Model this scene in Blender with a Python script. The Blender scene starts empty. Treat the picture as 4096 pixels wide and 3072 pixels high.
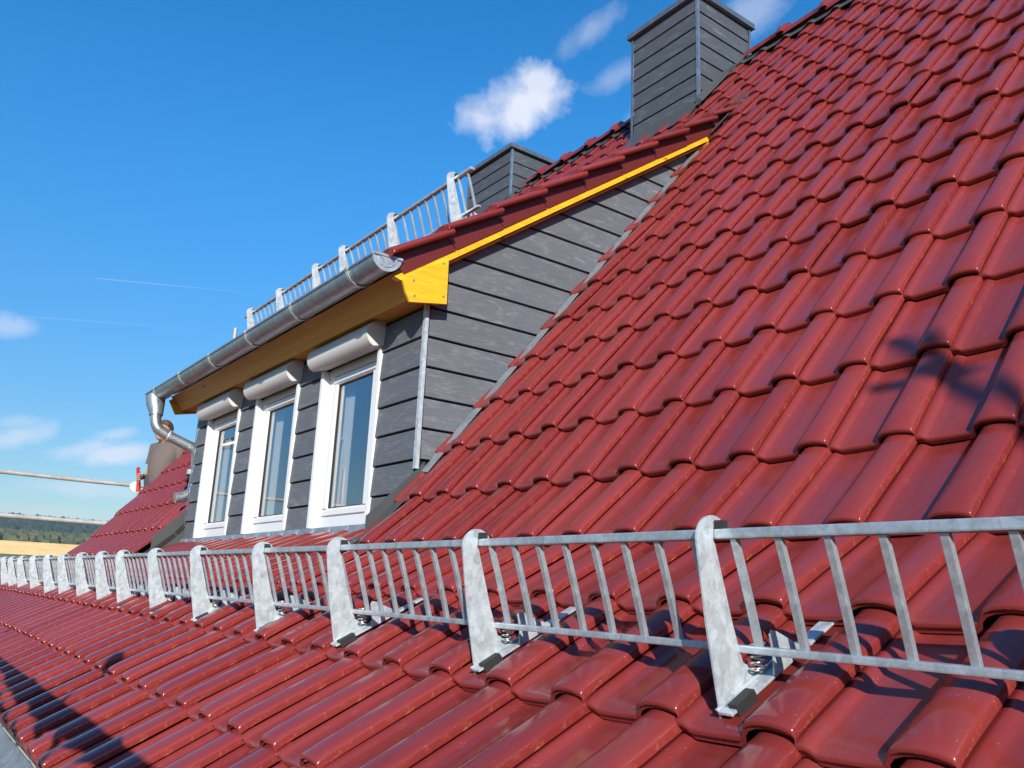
import bpy, bmesh, math, random
import numpy as np
from mathutils import Vector, Matrix
R = math.radians
random.seed(7); rng = np.random.default_rng(7)
SC = bpy.context.scene
COL = SC.collection
# ------------------------------------------------------------------ camera
Z0 = 7.0                      # height of the camera above the ground; the house is measured from the camera
YAW, PITCH, ROLL, FOC = R(36.2277), R(13.9287), R(2.4487), 3352.45 / 4096 * 36.0
fw = Vector((math.cos(PITCH) * math.sin(YAW), math.cos(PITCH) * math.cos(YAW), math.sin(PITCH)))
rt = Vector((math.cos(YAW), -math.sin(YAW), 0)); up = rt.cross(fw)
rt2 = rt * math.cos(ROLL) + up * math.sin(ROLL); up2 = up * math.cos(ROLL) - rt * math.sin(ROLL)
cd = bpy.data.cameras.new('camera'); cam = bpy.data.objects.new('camera', cd); COL.objects.link(cam)
cd.sensor_width = 36; cd.sensor_fit = 'HORIZONTAL'; cd.lens = FOC; cd.clip_start = 0.05; cd.clip_end = 20000
cam.matrix_world = Matrix(((rt2.x, up2.x, -fw.x, 0), (rt2.y, up2.y, -fw.y, 0), (rt2.z, up2.z, -fw.z, Z0), (0, 0, 0, 1)))
SC.camera = cam
def pixel_dir(px, py):        # direction of a pixel of the 4096 x 3072 photograph (used for the sky's clouds)
    d = fw * 3352.45 + rt2 * (px - 2048) - up2 * (py - 1536); return d.normalized()
# ------------------------------------------------------------------ sun, sky, exposure
SUN_D = Vector((.52, .768, -.37)).normalized()         # direction in which the sunlight travels
sun_el = math.asin(-SUN_D.z); sun_az = math.atan2(-SUN_D.x, -SUN_D.y)   # towards the sun, clockwise from +Y
sl = bpy.data.lights.new('sun', 'SUN'); sl.energy = 4.2; sl.angle = R(.53); sl.color = (1.0, .93, .82)
so = bpy.data.objects.new('sun', sl); COL.objects.link(so); so.location = (0, 0, 30)
so.rotation_euler = SUN_D.to_track_quat('-Z', 'Y').to_euler()
W_ = bpy.data.worlds.new('World'); SC.world = W_; W_.use_nodes = True
nt = W_.node_tree; nt.nodes.clear()
def wn(t, **k):
    n = nt.nodes.new(t)
    for a, b in k.items(): setattr(n, a, b)
    return n
def wmath(op, a, b=None, c=None, clamp=False):
    n = wn('ShaderNodeMath', operation=op); n.use_clamp = clamp
    for i, v in enumerate((a, b, c)):
        if v is None: continue
        if isinstance(v, (int, float)): n.inputs[i].default_value = v
        else: nt.links.new(v, n.inputs[i])
    return n.outputs[0]
sky = wn('ShaderNodeTexSky', sky_type='NISHITA'); sky.sun_disc = False
sky.sun_elevation = sun_el; sky.sun_rotation = sun_az; sky.altitude = 300; sky.air_density = 1.0; sky.dust_density = .2; sky.ozone_density = 2.6
hsv = wn('ShaderNodeHueSaturation'); hsv.inputs['Saturation'].default_value = 1.36; nt.links.new(sky.outputs[0], hsv.inputs['Color'])
tc = wn('ShaderNodeTexCoord'); DIR = tc.outputs['Generated']
def wdot(v):
    n = wn('ShaderNodeVectorMath', operation='DOT_PRODUCT'); nt.links.new(DIR, n.inputs[0]); n.inputs[1].default_value = v; return n.outputs['Value']
def wnoise(scale, detail, rough=.55, dist=0.0, off=(0, 0, 0)):
    m = wn('ShaderNodeMapping'); nt.links.new(DIR, m.inputs['Vector']); m.inputs['Location'].default_value = off
    n = wn('ShaderNodeTexNoise'); nt.links.new(m.outputs[0], n.inputs['Vector']); n.inputs['Scale'].default_value = scale
    n.inputs['Detail'].default_value = detail; n.inputs['Roughness'].default_value = rough; n.inputs['Distortion'].default_value = dist; return n.outputs['Fac']
fine = wnoise(26, 6, .62, .3); mid = wnoise(9, 5, .6, .4)
shape_noise = wmath('ADD', wmath('MULTIPLY', fine, .55), wmath('MULTIPLY', mid, .45))
# cumulus and small clouds: centre and half-size in the photograph, rotation, density
CLOUDS = [(2085, 430, 250, 130, -18, 1.0), (2150, 330, 110, 100, 0, .95), (1930, 470, 150, 95, 0, .85), (2350, 140, 170, 60, -35, .33), (2480, 300, 200, 55, -25, .3),
          (2550, 480, 120, 60, -40, .25), (2990, 70, 170, 100, -40, .38), (330, 1800, 140, 34, -12, .5), (470, 1735, 80, 26, -10, .45), (500, 1815, 170, 42, -4, .8),
          (60, 1750, 125, 45, -12, .6), (40, 1305, 110, 50, 5, .45), (60, 1690, 100, 30, 0, .35), (380, 1955, 300, 32, 4, .45), (240, 1810, 70, 16, 0, .25), (100, 2050, 300, 30, 3, .35)]
mask = None
for (cx, cy, rx, ry, rot, den) in CLOUDS:
    c = pixel_dir(cx, cy); e1 = (rt2 - c * rt2.dot(c)).normalized(); e2 = c.cross(e1); ca, sa = math.cos(R(rot)), math.sin(R(rot))
    a1 = e1 * ca + e2 * sa; a2 = c.cross(a1)
    ang = .001 * 1000 / 3352.45
    u = wmath('DIVIDE', wdot(a1), rx * ang); v = wmath('DIVIDE', wdot(a2), ry * ang)
    r2 = wmath('ADD', wmath('MULTIPLY', u, u), wmath('MULTIPLY', v, v))
    g = wmath('SUBTRACT', 1.0, wmath('SQRT', r2))
    g = wmath('ADD', g, wmath('MULTIPLY', wmath('SUBTRACT', shape_noise, .5), 2.6))
    g = wmath('MULTIPLY', wmath('MULTIPLY', wmath('SMOOTH_MIN', g, 1.0, .3), 1.25, clamp=True), den)
    g = wmath('MULTIPLY', g, wmath('GREATER_THAN', wdot(c), .8))
    mask = g if mask is None else wmath('MAXIMUM', mask, g)
sepz = wn('ShaderNodeSeparateXYZ'); nt.links.new(DIR, sepz.inputs[0])
elev = wn('ShaderNodeMapRange', interpolation_type='SMOOTHSTEP'); nt.links.new(sepz.outputs['Z'], elev.inputs['Value']); elev.inputs['From Min'].default_value = -.05; elev.inputs['From Max'].default_value = .55; elev.inputs['To Min'].default_value = .52; elev.inputs['To Max'].default_value = 1.22
skyc = wn('ShaderNodeVectorMath', operation='SCALE'); nt.links.new(hsv.outputs[0], skyc.inputs[0]); nt.links.new(elev.outputs[0], skyc.inputs['Scale'])
# the same kind of small scattered clouds in the rest of the sky
sep = wn('ShaderNodeSeparateXYZ'); nt.links.new(DIR, sep.inputs[0])
low = wmath('MULTIPLY', wmath('SUBTRACT', wnoise(3.2, 6, .6, .3, (4.3, 1.2, 0)), .60), 5.0, clamp=True)
outside = wmath('LESS_THAN', wdot(fw), .70)
mask = wmath('MAXIMUM', mask, wmath('MULTIPLY', wmath('MULTIPLY', low, .7), outside))
# two thin contrails
for (p0, p1, wd, st) in [((385, 1113), (1085, 1180), 2.4, .30), ((0, 1258), (900, 1325), 4.0, .13)]:
    d0, d1 = pixel_dir(*p0), pixel_dir(*p1); n_ = d0.cross(d1).normalized(); t_ = (d1 - d0).normalized(); m0 = t_.dot(d0); m1 = t_.dot(d1)
    line = wmath('SUBTRACT', 1.0, wmath('DIVIDE', wmath('ABSOLUTE', wdot(n_)), wd / 3352.45), clamp=True)
    al = wmath('MULTIPLY', wmath('GREATER_THAN', wdot(t_), m0), wmath('DIVIDE', wmath('SUBTRACT', m1, wdot(t_)), (m1 - m0) * .7, clamp=True))
    front = wmath('GREATER_THAN', wdot((d0 + d1).normalized()), .5)
    mask = wmath('MAXIMUM', mask, wmath('MULTIPLY', wmath('MULTIPLY', wmath('MULTIPLY', line, al), front), st))
shade = wmath('ADD', wmath('MULTIPLY', mid, .35), .82)
cc = wn('ShaderNodeCombineColor'); 
for i, k in enumerate((4.7, 4.95, 5.7)): nt.links.new(wmath('MULTIPLY', shade, k), cc.inputs[i])
mix = wn('ShaderNodeMix', data_type='RGBA'); nt.links.new(wmath('MULTIPLY', mask, .92), mix.inputs['Factor']); nt.links.new(skyc.outputs[0], mix.inputs['A']); nt.links.new(cc.outputs[0], mix.inputs['B'])
bg = wn('ShaderNodeBackground'); bg.inputs['Strength'].default_value = .128; nt.links.new(mix.outputs['Result'], bg.inputs['Color'])
wo = wn('ShaderNodeOutputWorld'); nt.links.new(bg.outputs[0], wo.inputs['Surface'])
vs = SC.view_settings; vs.view_transform = 'Standard'; vs.look = 'None'; vs.gamma = 1; vs.exposure = 0.5; vs.use_curve_mapping = False
# ------------------------------------------------------------------ materials
MATS = {}
class NT:
    def __init__(s, name):
        s.m = bpy.data.materials.new(name); s.m.use_nodes = True; s.t = s.m.node_tree; s.b = s.t.nodes['Principled BSDF']; MATS[name] = s.m
        s.tc = s.t.nodes.new('ShaderNodeTexCoord')
    def n(s, t, **k):
        x = s.t.nodes.new(t)
        for a, b in k.items(): setattr(x, a, b)
        return x
    def l(s, a, b): s.t.links.new(a, b)
    def noise(s, scale, detail=4, rough=.55, sc=(1, 1, 1), dist=0, coord='Object'):
        m = s.n('ShaderNodeMapping'); s.l(s.tc.outputs[coord], m.inputs[0]); m.inputs['Scale'].default_value = sc
        x = s.n('ShaderNodeTexNoise'); s.l(m.outputs[0], x.inputs['Vector']); x.inputs['Scale'].default_value = scale; x.inputs['Detail'].default_value = detail
        x.inputs['Roughness'].default_value = rough; x.inputs['Distortion'].default_value = dist; return x.outputs['Fac']
    def ramp(s, f, stops):
        r = s.n('ShaderNodeValToRGB'); s.l(f, r.inputs[0]); e = r.color_ramp.elements
        while len(e) < len(stops): e.new(.5)
        for i, (p, c) in enumerate(stops): e[i].position = p; e[i].color = (*c, 1) if len(c) == 3 else c
        return r.outputs[0]
    def mixc(s, f, a, b, mode='MIX'):
        x = s.n('ShaderNodeMix', data_type='RGBA', blend_type=mode)
        for v, i in ((f, 'Factor'), (a, 'A'), (b, 'B')):
            if isinstance(v, (int, float)): x.inputs[i].default_value = v
            elif isinstance(v, tuple): x.inputs[i].default_value = (*v, 1)
            else: s.l(v, x.inputs[i])
        return x.outputs['Result']
    def math(s, op, a, b=0.0, clamp=False):
        x = s.n('ShaderNodeMath', operation=op); x.use_clamp = clamp
        for i, v in enumerate((a, b)):
            if isinstance(v, (int, float)): x.inputs[i].default_value = v
            else: s.l(v, x.inputs[i])
        return x.outputs[0]
    def bump(s, h, strength=.3, dist=.002):
        b = s.n('ShaderNodeBump'); b.inputs['Strength'].default_value = strength; b.inputs['Distance'].default_value = dist; s.l(h, b.inputs['Height']); s.l(b.outputs[0], s.b.inputs['Normal'])
    def set(s, **k):
        for a, v in k.items():
            i = s.b.inputs[a.replace('_', ' ')]
            if hasattr(v, 'links') or hasattr(v, 'is_output'): s.l(v, i)
            elif isinstance(v, tuple): i.default_value = (*v, 1)
            else: i.default_value = v
def tile_mat():
    m = NT('tile_glaze'); oi = m.n('ShaderNodeObjectInfo')
    base = m.ramp(oi.outputs['Random'], [(0, (.208, .028, .027)), (.5, (.243, .0345, .0325)), (1, (.277, .041, .038))])
    big = m.noise(9, 4); base = m.mixc(m.math('MULTIPLY', big, .35), base, (.185, .023, .020))
    at = m.n('ShaderNodeAttribute', attribute_name='wear'); wn_ = m.noise(45, 5, .7)
    wear = m.math('MULTIPLY', m.math('MULTIPLY', m.math('SUBTRACT', at.outputs['Fac'], .25), 1.6, clamp=True), m.math('MULTIPLY', m.math('SUBTRACT', wn_, .54), 6, clamp=True))
    base = m.mixc(wear, base, (.42, .13, .05))
    sp = m.noise(330, 2, .5); dust = m.math('MULTIPLY', m.math('SUBTRACT', sp, .735), 30, clamp=True)
    base = m.mixc(m.math('MULTIPLY', dust, .75), base, (.55, .42, .36))
    rough = m.math('ADD', m.math('MULTIPLY', m.noise(14, 5), .13), .06); rough = m.math('ADD', m.math('ADD', rough, m.math('MULTIPLY', oi.outputs['Random'], .06)), m.math('MULTIPLY', wear, .4))
    st = m.noise(7, 6, .7, (.25, 1, 1)); film = m.math('MULTIPLY', m.math('SUBTRACT', st, .52), 3.0, clamp=True); base = m.mixc(m.math('MULTIPLY', film, .09), base, (.42, .25, .20)); rough = m.math('ADD', rough, m.math('MULTIPLY', film, .12))
    m.set(Base_Color=base, Roughness=rough, IOR=1.52, Specular_IOR_Level=.5)
    m.bump(m.noise(22, 4, .5), .10, .004)
tile_mat()
def galv(name, c, metal=.75, rough=.42, sp=70):
    m = NT(name); mp = m.n('ShaderNodeMapping'); m.l(m.tc.outputs['Object'], mp.inputs[0]); mp.inputs['Scale'].default_value = (1, 1, .6)
    v = m.n('ShaderNodeTexVoronoi'); m.l(mp.outputs[0], v.inputs['Vector']); v.inputs['Scale'].default_value = sp
    sp_ = m.n('ShaderNodeSeparateColor'); m.l(v.outputs['Color'], sp_.inputs[0]); nz = m.noise(55, 5, .65)
    n3 = m.noise(160, 4, .7); f = m.math('ADD', m.math('ADD', m.math('MULTIPLY', sp_.outputs[0], .16), m.math('MULTIPLY', nz, .50)), m.math('MULTIPLY', n3, .34))
    col = m.ramp(f, [(.32, tuple(x * .70 for x in c)), (.5, c), (.66, tuple(min(1, x * 1.25) for x in c))])
    rg = m.math('ADD', m.math('MULTIPLY', f, .2), rough - .1)
    m.set(Base_Color=col, Metallic=metal, Roughness=rg); m.bump(f, .18, .0015)
galv('galvanised', (.56, .62, .66), .38, .48)
galv('galvanised_rail', (.47, .53, .57), .55, .42, 45)
galv('zinc', (.34, .39, .43), .72, .42, 28)
galv('zinc_dull', (.36, .40, .44), .6, .55, 20)
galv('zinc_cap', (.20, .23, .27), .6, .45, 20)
galv('pipe_zinc', (.58, .63, .67), .85, .30, 30)
def board_mat(name, c0, c1, pale):
    m = NT(name); g = m.noise(5, 6, .62, (1.6, 1.6, 26), .9); g2 = m.noise(4, 4, .6, (2.5, 2.5, 60), .2)
    col = m.ramp(m.math('ADD', m.math('MULTIPLY', g, .6), m.math('MULTIPLY', g2, .4)), [(.3, c0), (.65, c1)])
    sc = m.noise(6, 6, .72, (1, 1, 3.2), .6); sc2 = m.noise(40, 3, .6, (.5, .5, 3))
    f = m.math('MULTIPLY', m.math('MULTIPLY', m.math('SUBTRACT', sc, .50), 4.0, clamp=True), m.math('MULTIPLY', m.math('SUBTRACT', sc2, .38), 3.5, clamp=True))
    col = m.mixc(m.math('MULTIPLY', f, .75), col, pale)
    oi = m.n('ShaderNodeObjectInfo'); col = m.mixc(m.math('MULTIPLY', oi.outputs['Random'], .22), col, tuple(x * .7 for x in c0))
    m.set(Base_Color=col, Roughness=.58, Specular_IOR_Level=.4); m.bump(m.math('ADD', g, m.math('MULTIPLY', g2, .5)), .75, .004)
board_mat('slate_board', (.062, .070, .084), (.096, .106, .124), (.30, .31, .32))
board_mat('grey_board', (.105, .116, .136), (.155, .169, .192), (.40, .41, .42))
def wood_mat(name, c0, c1, knot, rough=.45):
    m = NT(name); g = m.noise(3, 5, .6, (1, .35, 14), 1.2); g2 = m.noise(2, 3, .5, (6, .8, 50))
    col = m.ramp(m.math('ADD', m.math('MULTIPLY', g, .65), m.math('MULTIPLY', g2, .35)), [(.32, c0), (.62, c1)])
    mp = m.n('ShaderNodeMapping'); m.l(m.tc.outputs['Object'], mp.inputs[0]); mp.inputs['Scale'].default_value = (2.2, 2.2, 5.0); mp.inputs['Rotation'].default_value = (.1, .2, .3)
    v = m.n('ShaderNodeTexVoronoi'); m.l(mp.outputs[0], v.inputs['Vector']); v.inputs['Scale'].default_value = 1.6
    k = m.math('MULTIPLY', m.math('SUBTRACT', .12, v.outputs['Distance']), 18, clamp=True)
    col = m.mixc(m.math('MULTIPLY', k, .8), col, knot); m.set(Base_Color=col, Roughness=rough); m.bump(g2, .25, .002)
wood_mat('yellow_timber', (.74, .36, .012), (.92, .53, .022), (.28, .10, .01), .4)
wood_mat('fascia_timber', (.66, .31, .05), (.84, .46, .095), (.16, .055, .01), .45)
wood_mat('raw_plank', (.55, .36, .17), (.72, .52, .28), (.25, .09, .04), .7)
wood_mat('deck_plank', (.30, .27, .23), (.46, .42, .36), (.15, .11, .08), .8)
def plain(name, c, rough=.5, metal=0, nz=.15, scale=12, **k):
    m = NT(name); f = m.noise(scale, 5, .6); col = m.mixc(m.math('MULTIPLY', f, nz * 2), c, tuple(x * .6 for x in c)); m.set(Base_Color=col, Roughness=rough, Metallic=metal, **k); return m
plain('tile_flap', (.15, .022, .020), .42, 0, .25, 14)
plain('white_pvc', (.80, .81, .82), .28, 0, .03)
plain('shutter_box_grey', (.70, .70, .69), .25, 0, .04)
plain('seal_black', (.015, .015, .016), .6)
plain('rubber_black', (.03, .031, .032), .6, 0, .3, 60)
plain('lead_grey', (.075, .082, .084), .5, 0, .3, 9)
plain('backing_black', (.008, .008, .009), .9)
plain('room_wall', (.6, .6, .58), .9)
plain('curtain_cloth', (.78, .77, .73), .9)
plain('underlay', (.03, .025, .022), .95)
plain('red_paint', (.55, .02, .015), .35)
plain('white_disc', (.75, .74, .70), .6)
plain('skin', (.52, .30, .21), .5, 0, .1, 30)
plain('hair', (.10, .055, .03), .7, 0, .3, 60)
plain('shirt_cloth', (.155, .125, .115), .85, 0, .2, 25)
plain('trouser_cloth', (.05, .055, .07), .9)
plain('shoe_leather', (.03, .025, .02), .7)
plain('render_wall', (.70, .67, .60), .9, 0, .1, 2)
plain('spring_steel', (.62, .60, .55), .28, .9, .1)
plain('screw_steel', (.5, .48, .44), .4, .8)
plain('grass_field', (.09, .11, .035), 1, 0, .4, .02)
plain('rope_cloth', (.3, .25, .18), .9)
m = NT('scaffold_tube'); f = m.noise(30, 6, .7); f2 = m.noise(7, 5, .6); col = m.ramp(f2, [(.35, (.42, .40, .36)), (.6, (.55, .53, .50))]); col = m.mixc(m.math('MULTIPLY', m.math('SUBTRACT', f, .55), 5, clamp=True), col, (.33, .22, .14)); m.set(Base_Color=col, Metallic=.25, Roughness=.65); m.bump(f, .3, .002)
m = NT('field_ground'); f = m.noise(.012, 6, .6); col = m.ramp(f, [(.35, (.10, .11, .045)), (.5, (.22, .20, .09)), (.65, (.13, .15, .06))]); m.set(Base_Color=col, Roughness=1)
m = NT('forest_leaf'); oi = m.noise(.02, 4, .6); col = m.ramp(oi, [(.35, (.018, .035, .020)), (.55, (.030, .052, .024)), (.7, (.060, .062, .022))]); m.set(Base_Color=col, Roughness=1)
m = NT('hedge_leaf'); oi = m.noise(.05, 4, .6); col = m.ramp(oi, [(.35, (.055, .075, .03)), (.55, (.10, .11, .045)), (.7, (.13, .115, .05))]); m.set(Base_Color=col, Roughness=1)
g = bpy.data.materials.new('window_glass'); g.use_nodes = True; MATS['window_glass'] = g; t = g.node_tree; t.nodes.clear()
fr = t.nodes.new('ShaderNodeFresnel'); ge = t.nodes.new('ShaderNodeNewGeometry'); mi = t.nodes.new('ShaderNodeMapRange'); mi.inputs['To Min'].default_value = 2.9; mi.inputs['To Max'].default_value = 1 / 2.9; t.links.new(ge.outputs['Backfacing'], mi.inputs['Value']); t.links.new(mi.outputs[0], fr.inputs[0]); tr = t.nodes.new('ShaderNodeBsdfTransparent'); tr.inputs[0].default_value = (.86, .88, .91, 1)
gl = t.nodes.new('ShaderNodeBsdfGlossy'); gl.inputs['Roughness'].default_value = .01; gl.inputs['Color'].default_value = (.95, .97, 1, 1); mx = t.nodes.new('ShaderNodeMixShader'); ou = t.nodes.new('ShaderNodeOutputMaterial')
t.links.new(fr.outputs[0], mx.inputs[0]); t.links.new(tr.outputs[0], mx.inputs[1]); t.links.new(gl.outputs[0], mx.inputs[2]); t.links.new(mx.outputs[0], ou.inputs[0])
# ------------------------------------------------------------------ helpers
BASE = {}
def put(o, parent=None, base=None):
    COL.objects.link(o)
    if parent is not None: o.parent = parent
    return o
def tag(o, label, cat, group=None, kind=None):
    if label: o['label'] = label
    if cat: o['category'] = cat
    if group: o['group'] = group
    if kind: o['kind'] = kind
    return o
def thing(name, label, cat, base, group=None):
    o = bpy.data.objects.new(name, None); o.empty_display_size = .1; COL.objects.link(o)
    o.location = (base[0], base[1], base[2] + Z0); BASE[o.name] = Vector(base); tag(o, label, cat, group); return o
def base_of(o):
    while o.parent is not None: o = o.parent
    return BASE[o.name]
class MB:
    def __init__(s): s.v = []; s.f = []
    def add(s, vs, fs):
        k = len(s.v); s.v += [tuple(p) for p in vs]; s.f += [tuple(i + k for i in f) for f in fs]; return s
    def box(s, a, b):
        x0, y0, z0 = [min(p, q) for p, q in zip(a, b)]; x1, y1, z1 = [max(p, q) for p, q in zip(a, b)]
        return s.add([(x0, y0, z0), (x1, y0, z0), (x1, y1, z0), (x0, y1, z0), (x0, y0, z1), (x1, y0, z1), (x1, y1, z1), (x0, y1, z1)],
                     [(0, 3, 2, 1), (4, 5, 6, 7), (0, 1, 5, 4), (1, 2, 6, 5), (2, 3, 7, 6), (3, 0, 4, 7)])
    def loft(s, a, b, cap=True):     # two polygons with the same number of points
        n = len(a); fs = [(i, (i + 1) % n, n + (i + 1) % n, n + i) for i in range(n)]
        if cap: fs += [tuple(reversed(range(n))), tuple(range(n, 2 * n))]
        return s.add(list(a) + list(b), fs)
    def prism_y(s, xz, y0, y1): return s.loft([(x, y0, z) for x, z in xz], [(x, y1, z) for x, z in xz])
    def prism_x(s, yz, x0, x1): return s.loft([(x0, y, z) for y, z in yz], [(x1, y, z) for y, z in yz])
    def tube(s, pts, r, n=10, cap=True, closed=False):
        pts = [Vector(p) for p in pts]; rs = r if isinstance(r, (list, tuple)) else [r] * len(pts); m = len(pts)
        t0 = (pts[1] - pts[0]).normalized(); ref = Vector((0, 0, 1)) if abs(t0.z) < .9 else Vector((1, 0, 0)); N = t0.cross(ref).normalized(); rings = []
        for i, p in enumerate(pts):
            t = (pts[min(i + 1, m - 1)] - pts[max(i - 1, 0)]).normalized(); N = (N - t * N.dot(t)).normalized(); B = t.cross(N)
            rings += [p + (N * math.cos(2 * math.pi * j / n) + B * math.sin(2 * math.pi * j / n)) * rs[i] for j in range(n)]
        fs = [(i * n + j, i * n + (j + 1) % n, (i + 1) * n + (j + 1) % n, (i + 1) * n + j) for i in range(m - 1) for j in range(n)]
        if cap: fs += [tuple(reversed(range(n))), tuple(range((m - 1) * n, m * n))]
        return s.add(rings, fs)
    def mesh(s, name, off=(0, 0, 0), smooth=None, bevel=0):
        me = bpy.data.meshes.new(name); ox, oy, oz = off
        me.from_pydata([(x - ox, y - oy, z - oz) for x, y, z in s.v], [], s.f)
        bm = bmesh.new(); bm.from_mesh(me); bmesh.ops.recalc_face_normals(bm, faces=bm.faces)
        if bevel:
            ed = [e for e in bm.edges if len(e.link_faces) == 2 and e.calc_face_angle(0) > R(35)]
            bmesh.ops.bevel(bm, geom=ed, offset=bevel, segments=2, affect='EDGES', profile=.6)
        bm.to_mesh(me); bm.free()
        if smooth is not None:
            me.shade_smooth(); me.set_sharp_from_angle(angle=R(smooth))
        return me
    def build(s, name, mat, parent=None, smooth=None, bevel=0):
        if parent is None: off = (0, 0, -Z0)
        else: off = base_of(parent)
        me = s.mesh(name, off, smooth, bevel); me.materials.append(MATS[mat]); o = bpy.data.objects.new(name, me)
        if parent is None: BASE[o.name] = Vector((0, 0, -Z0))
        return put(o, parent)
def clip(poly, a, b, c):     # keep a*x + b*z <= c
    out = []
    for i in range(len(poly)):
        p, q = poly[i], poly[(i + 1) % len(poly)]; dp = a * p[0] + b * p[1] - c; dq = a * q[0] + b * q[1] - c
        if dp <= 0: out.append(p)
        if dp * dq < 0: t = dp / (dp - dq); out.append((p[0] + (q[0] - p[0]) * t, p[1] + (q[1] - p[1]) * t))
    return out
# ------------------------------------------------------------------ setting: ground, fields, hills
def h_land(r, az):
    t = min(max((r - 120) / 800, 0), 1); z = 35 * t * t * (3 - 2 * t)
    t2 = min(max((r - 950) / 550, 0), 1); z += (31 + 5 * math.sin(az * 5 + 1) + 3 * math.sin(az * 13 + .5)) * t2 * t2 * (3 - 2 * t2)
    return z
rs_ = [130, 200, 300, 420, 550, 700, 850, 950, 1050, 1150, 1250, 1350, 1450, 1600, 2000, 3000, 6000]; na = 144
mb = MB(); vs_ = [(r * math.sin(2 * math.pi * j / na), r * math.cos(2 * math.pi * j / na), h_land(r, 2 * math.pi * j / na) - 7.02) for r in rs_ for j in range(na)]
mb.add(vs_, [(i * na + j, i * na + (j + 1) % na, (i + 1) * na + (j + 1) % na, (i + 1) * na + j) for i in range(len(rs_) - 1) for j in range(na)])
tag(mb.build('hills', 'field_ground', smooth=60), None, None, kind='structure')
mb = MB(); n_ = 64; mb.add([(140 * math.sin(2 * math.pi * j / n_), 140 * math.cos(2 * math.pi * j / n_), -7) for j in range(n_)], [tuple(range(n_))])
tag(mb.build('ground', 'grass_field'), None, None, kind='structure')
def wood(name, mat, n, r0, r1, a0, a1, hh, ww, label, cat, conif=.6):
    V = []; F = []
    for _ in range(n):
        az = R(rng.uniform(a0, a1)); r = rng.uniform(r0, r1); h = hh * rng.uniform(.7, 1.25); w = ww * rng.uniform(.7, 1.3); cx, cy, cz = r * math.sin(az), r * math.cos(az), h_land(r, az) - 7.3
        con = rng.random() < conif; k = len(V); prof = [(.5, 0), (1, .12), (.72, .45), (.4, .75), (0, 1)] if con else [(.55, 0), (1, .3), (1.05, .6), (.65, .88), (0, 1)]
        for pr, pz in prof[:-1]:
            for j in range(6):
                a = j * math.pi / 3 + rng.uniform(-.3, .3); q = pr * w * rng.uniform(.75, 1.25); V.append((cx + q * math.cos(a), cy + q * math.sin(a), cz + h * (pz + rng.uniform(-.05, .05))))
        V.append((cx, cy, cz + h)); top = len(V) - 1
        for i in range(3):
            for j in range(6): F.append((k + i * 6 + j, k + i * 6 + (j + 1) % 6, k + i * 6 + 6 + (j + 1) % 6, k + i * 6 + 6 + j))
        for j in range(6): F.append((k + 18 + j, k + 18 + (j + 1) % 6, top))
    mb = MB(); mb.add(V, F); tag(mb.build(name, mat), label, cat, kind='stuff')
wood('forest', 'forest_leaf', 5200, 960, 1500, -12, 30, 15, 5.5, 'dark wooded hillside far beyond the scaffold', 'forest')
wood('hedge_trees', 'hedge_leaf', 3200, 560, 930, -12, 30, 6.5, 2.7, 'pale green bushes and trees in front of the dark wood', 'bushes', .1)
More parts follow.
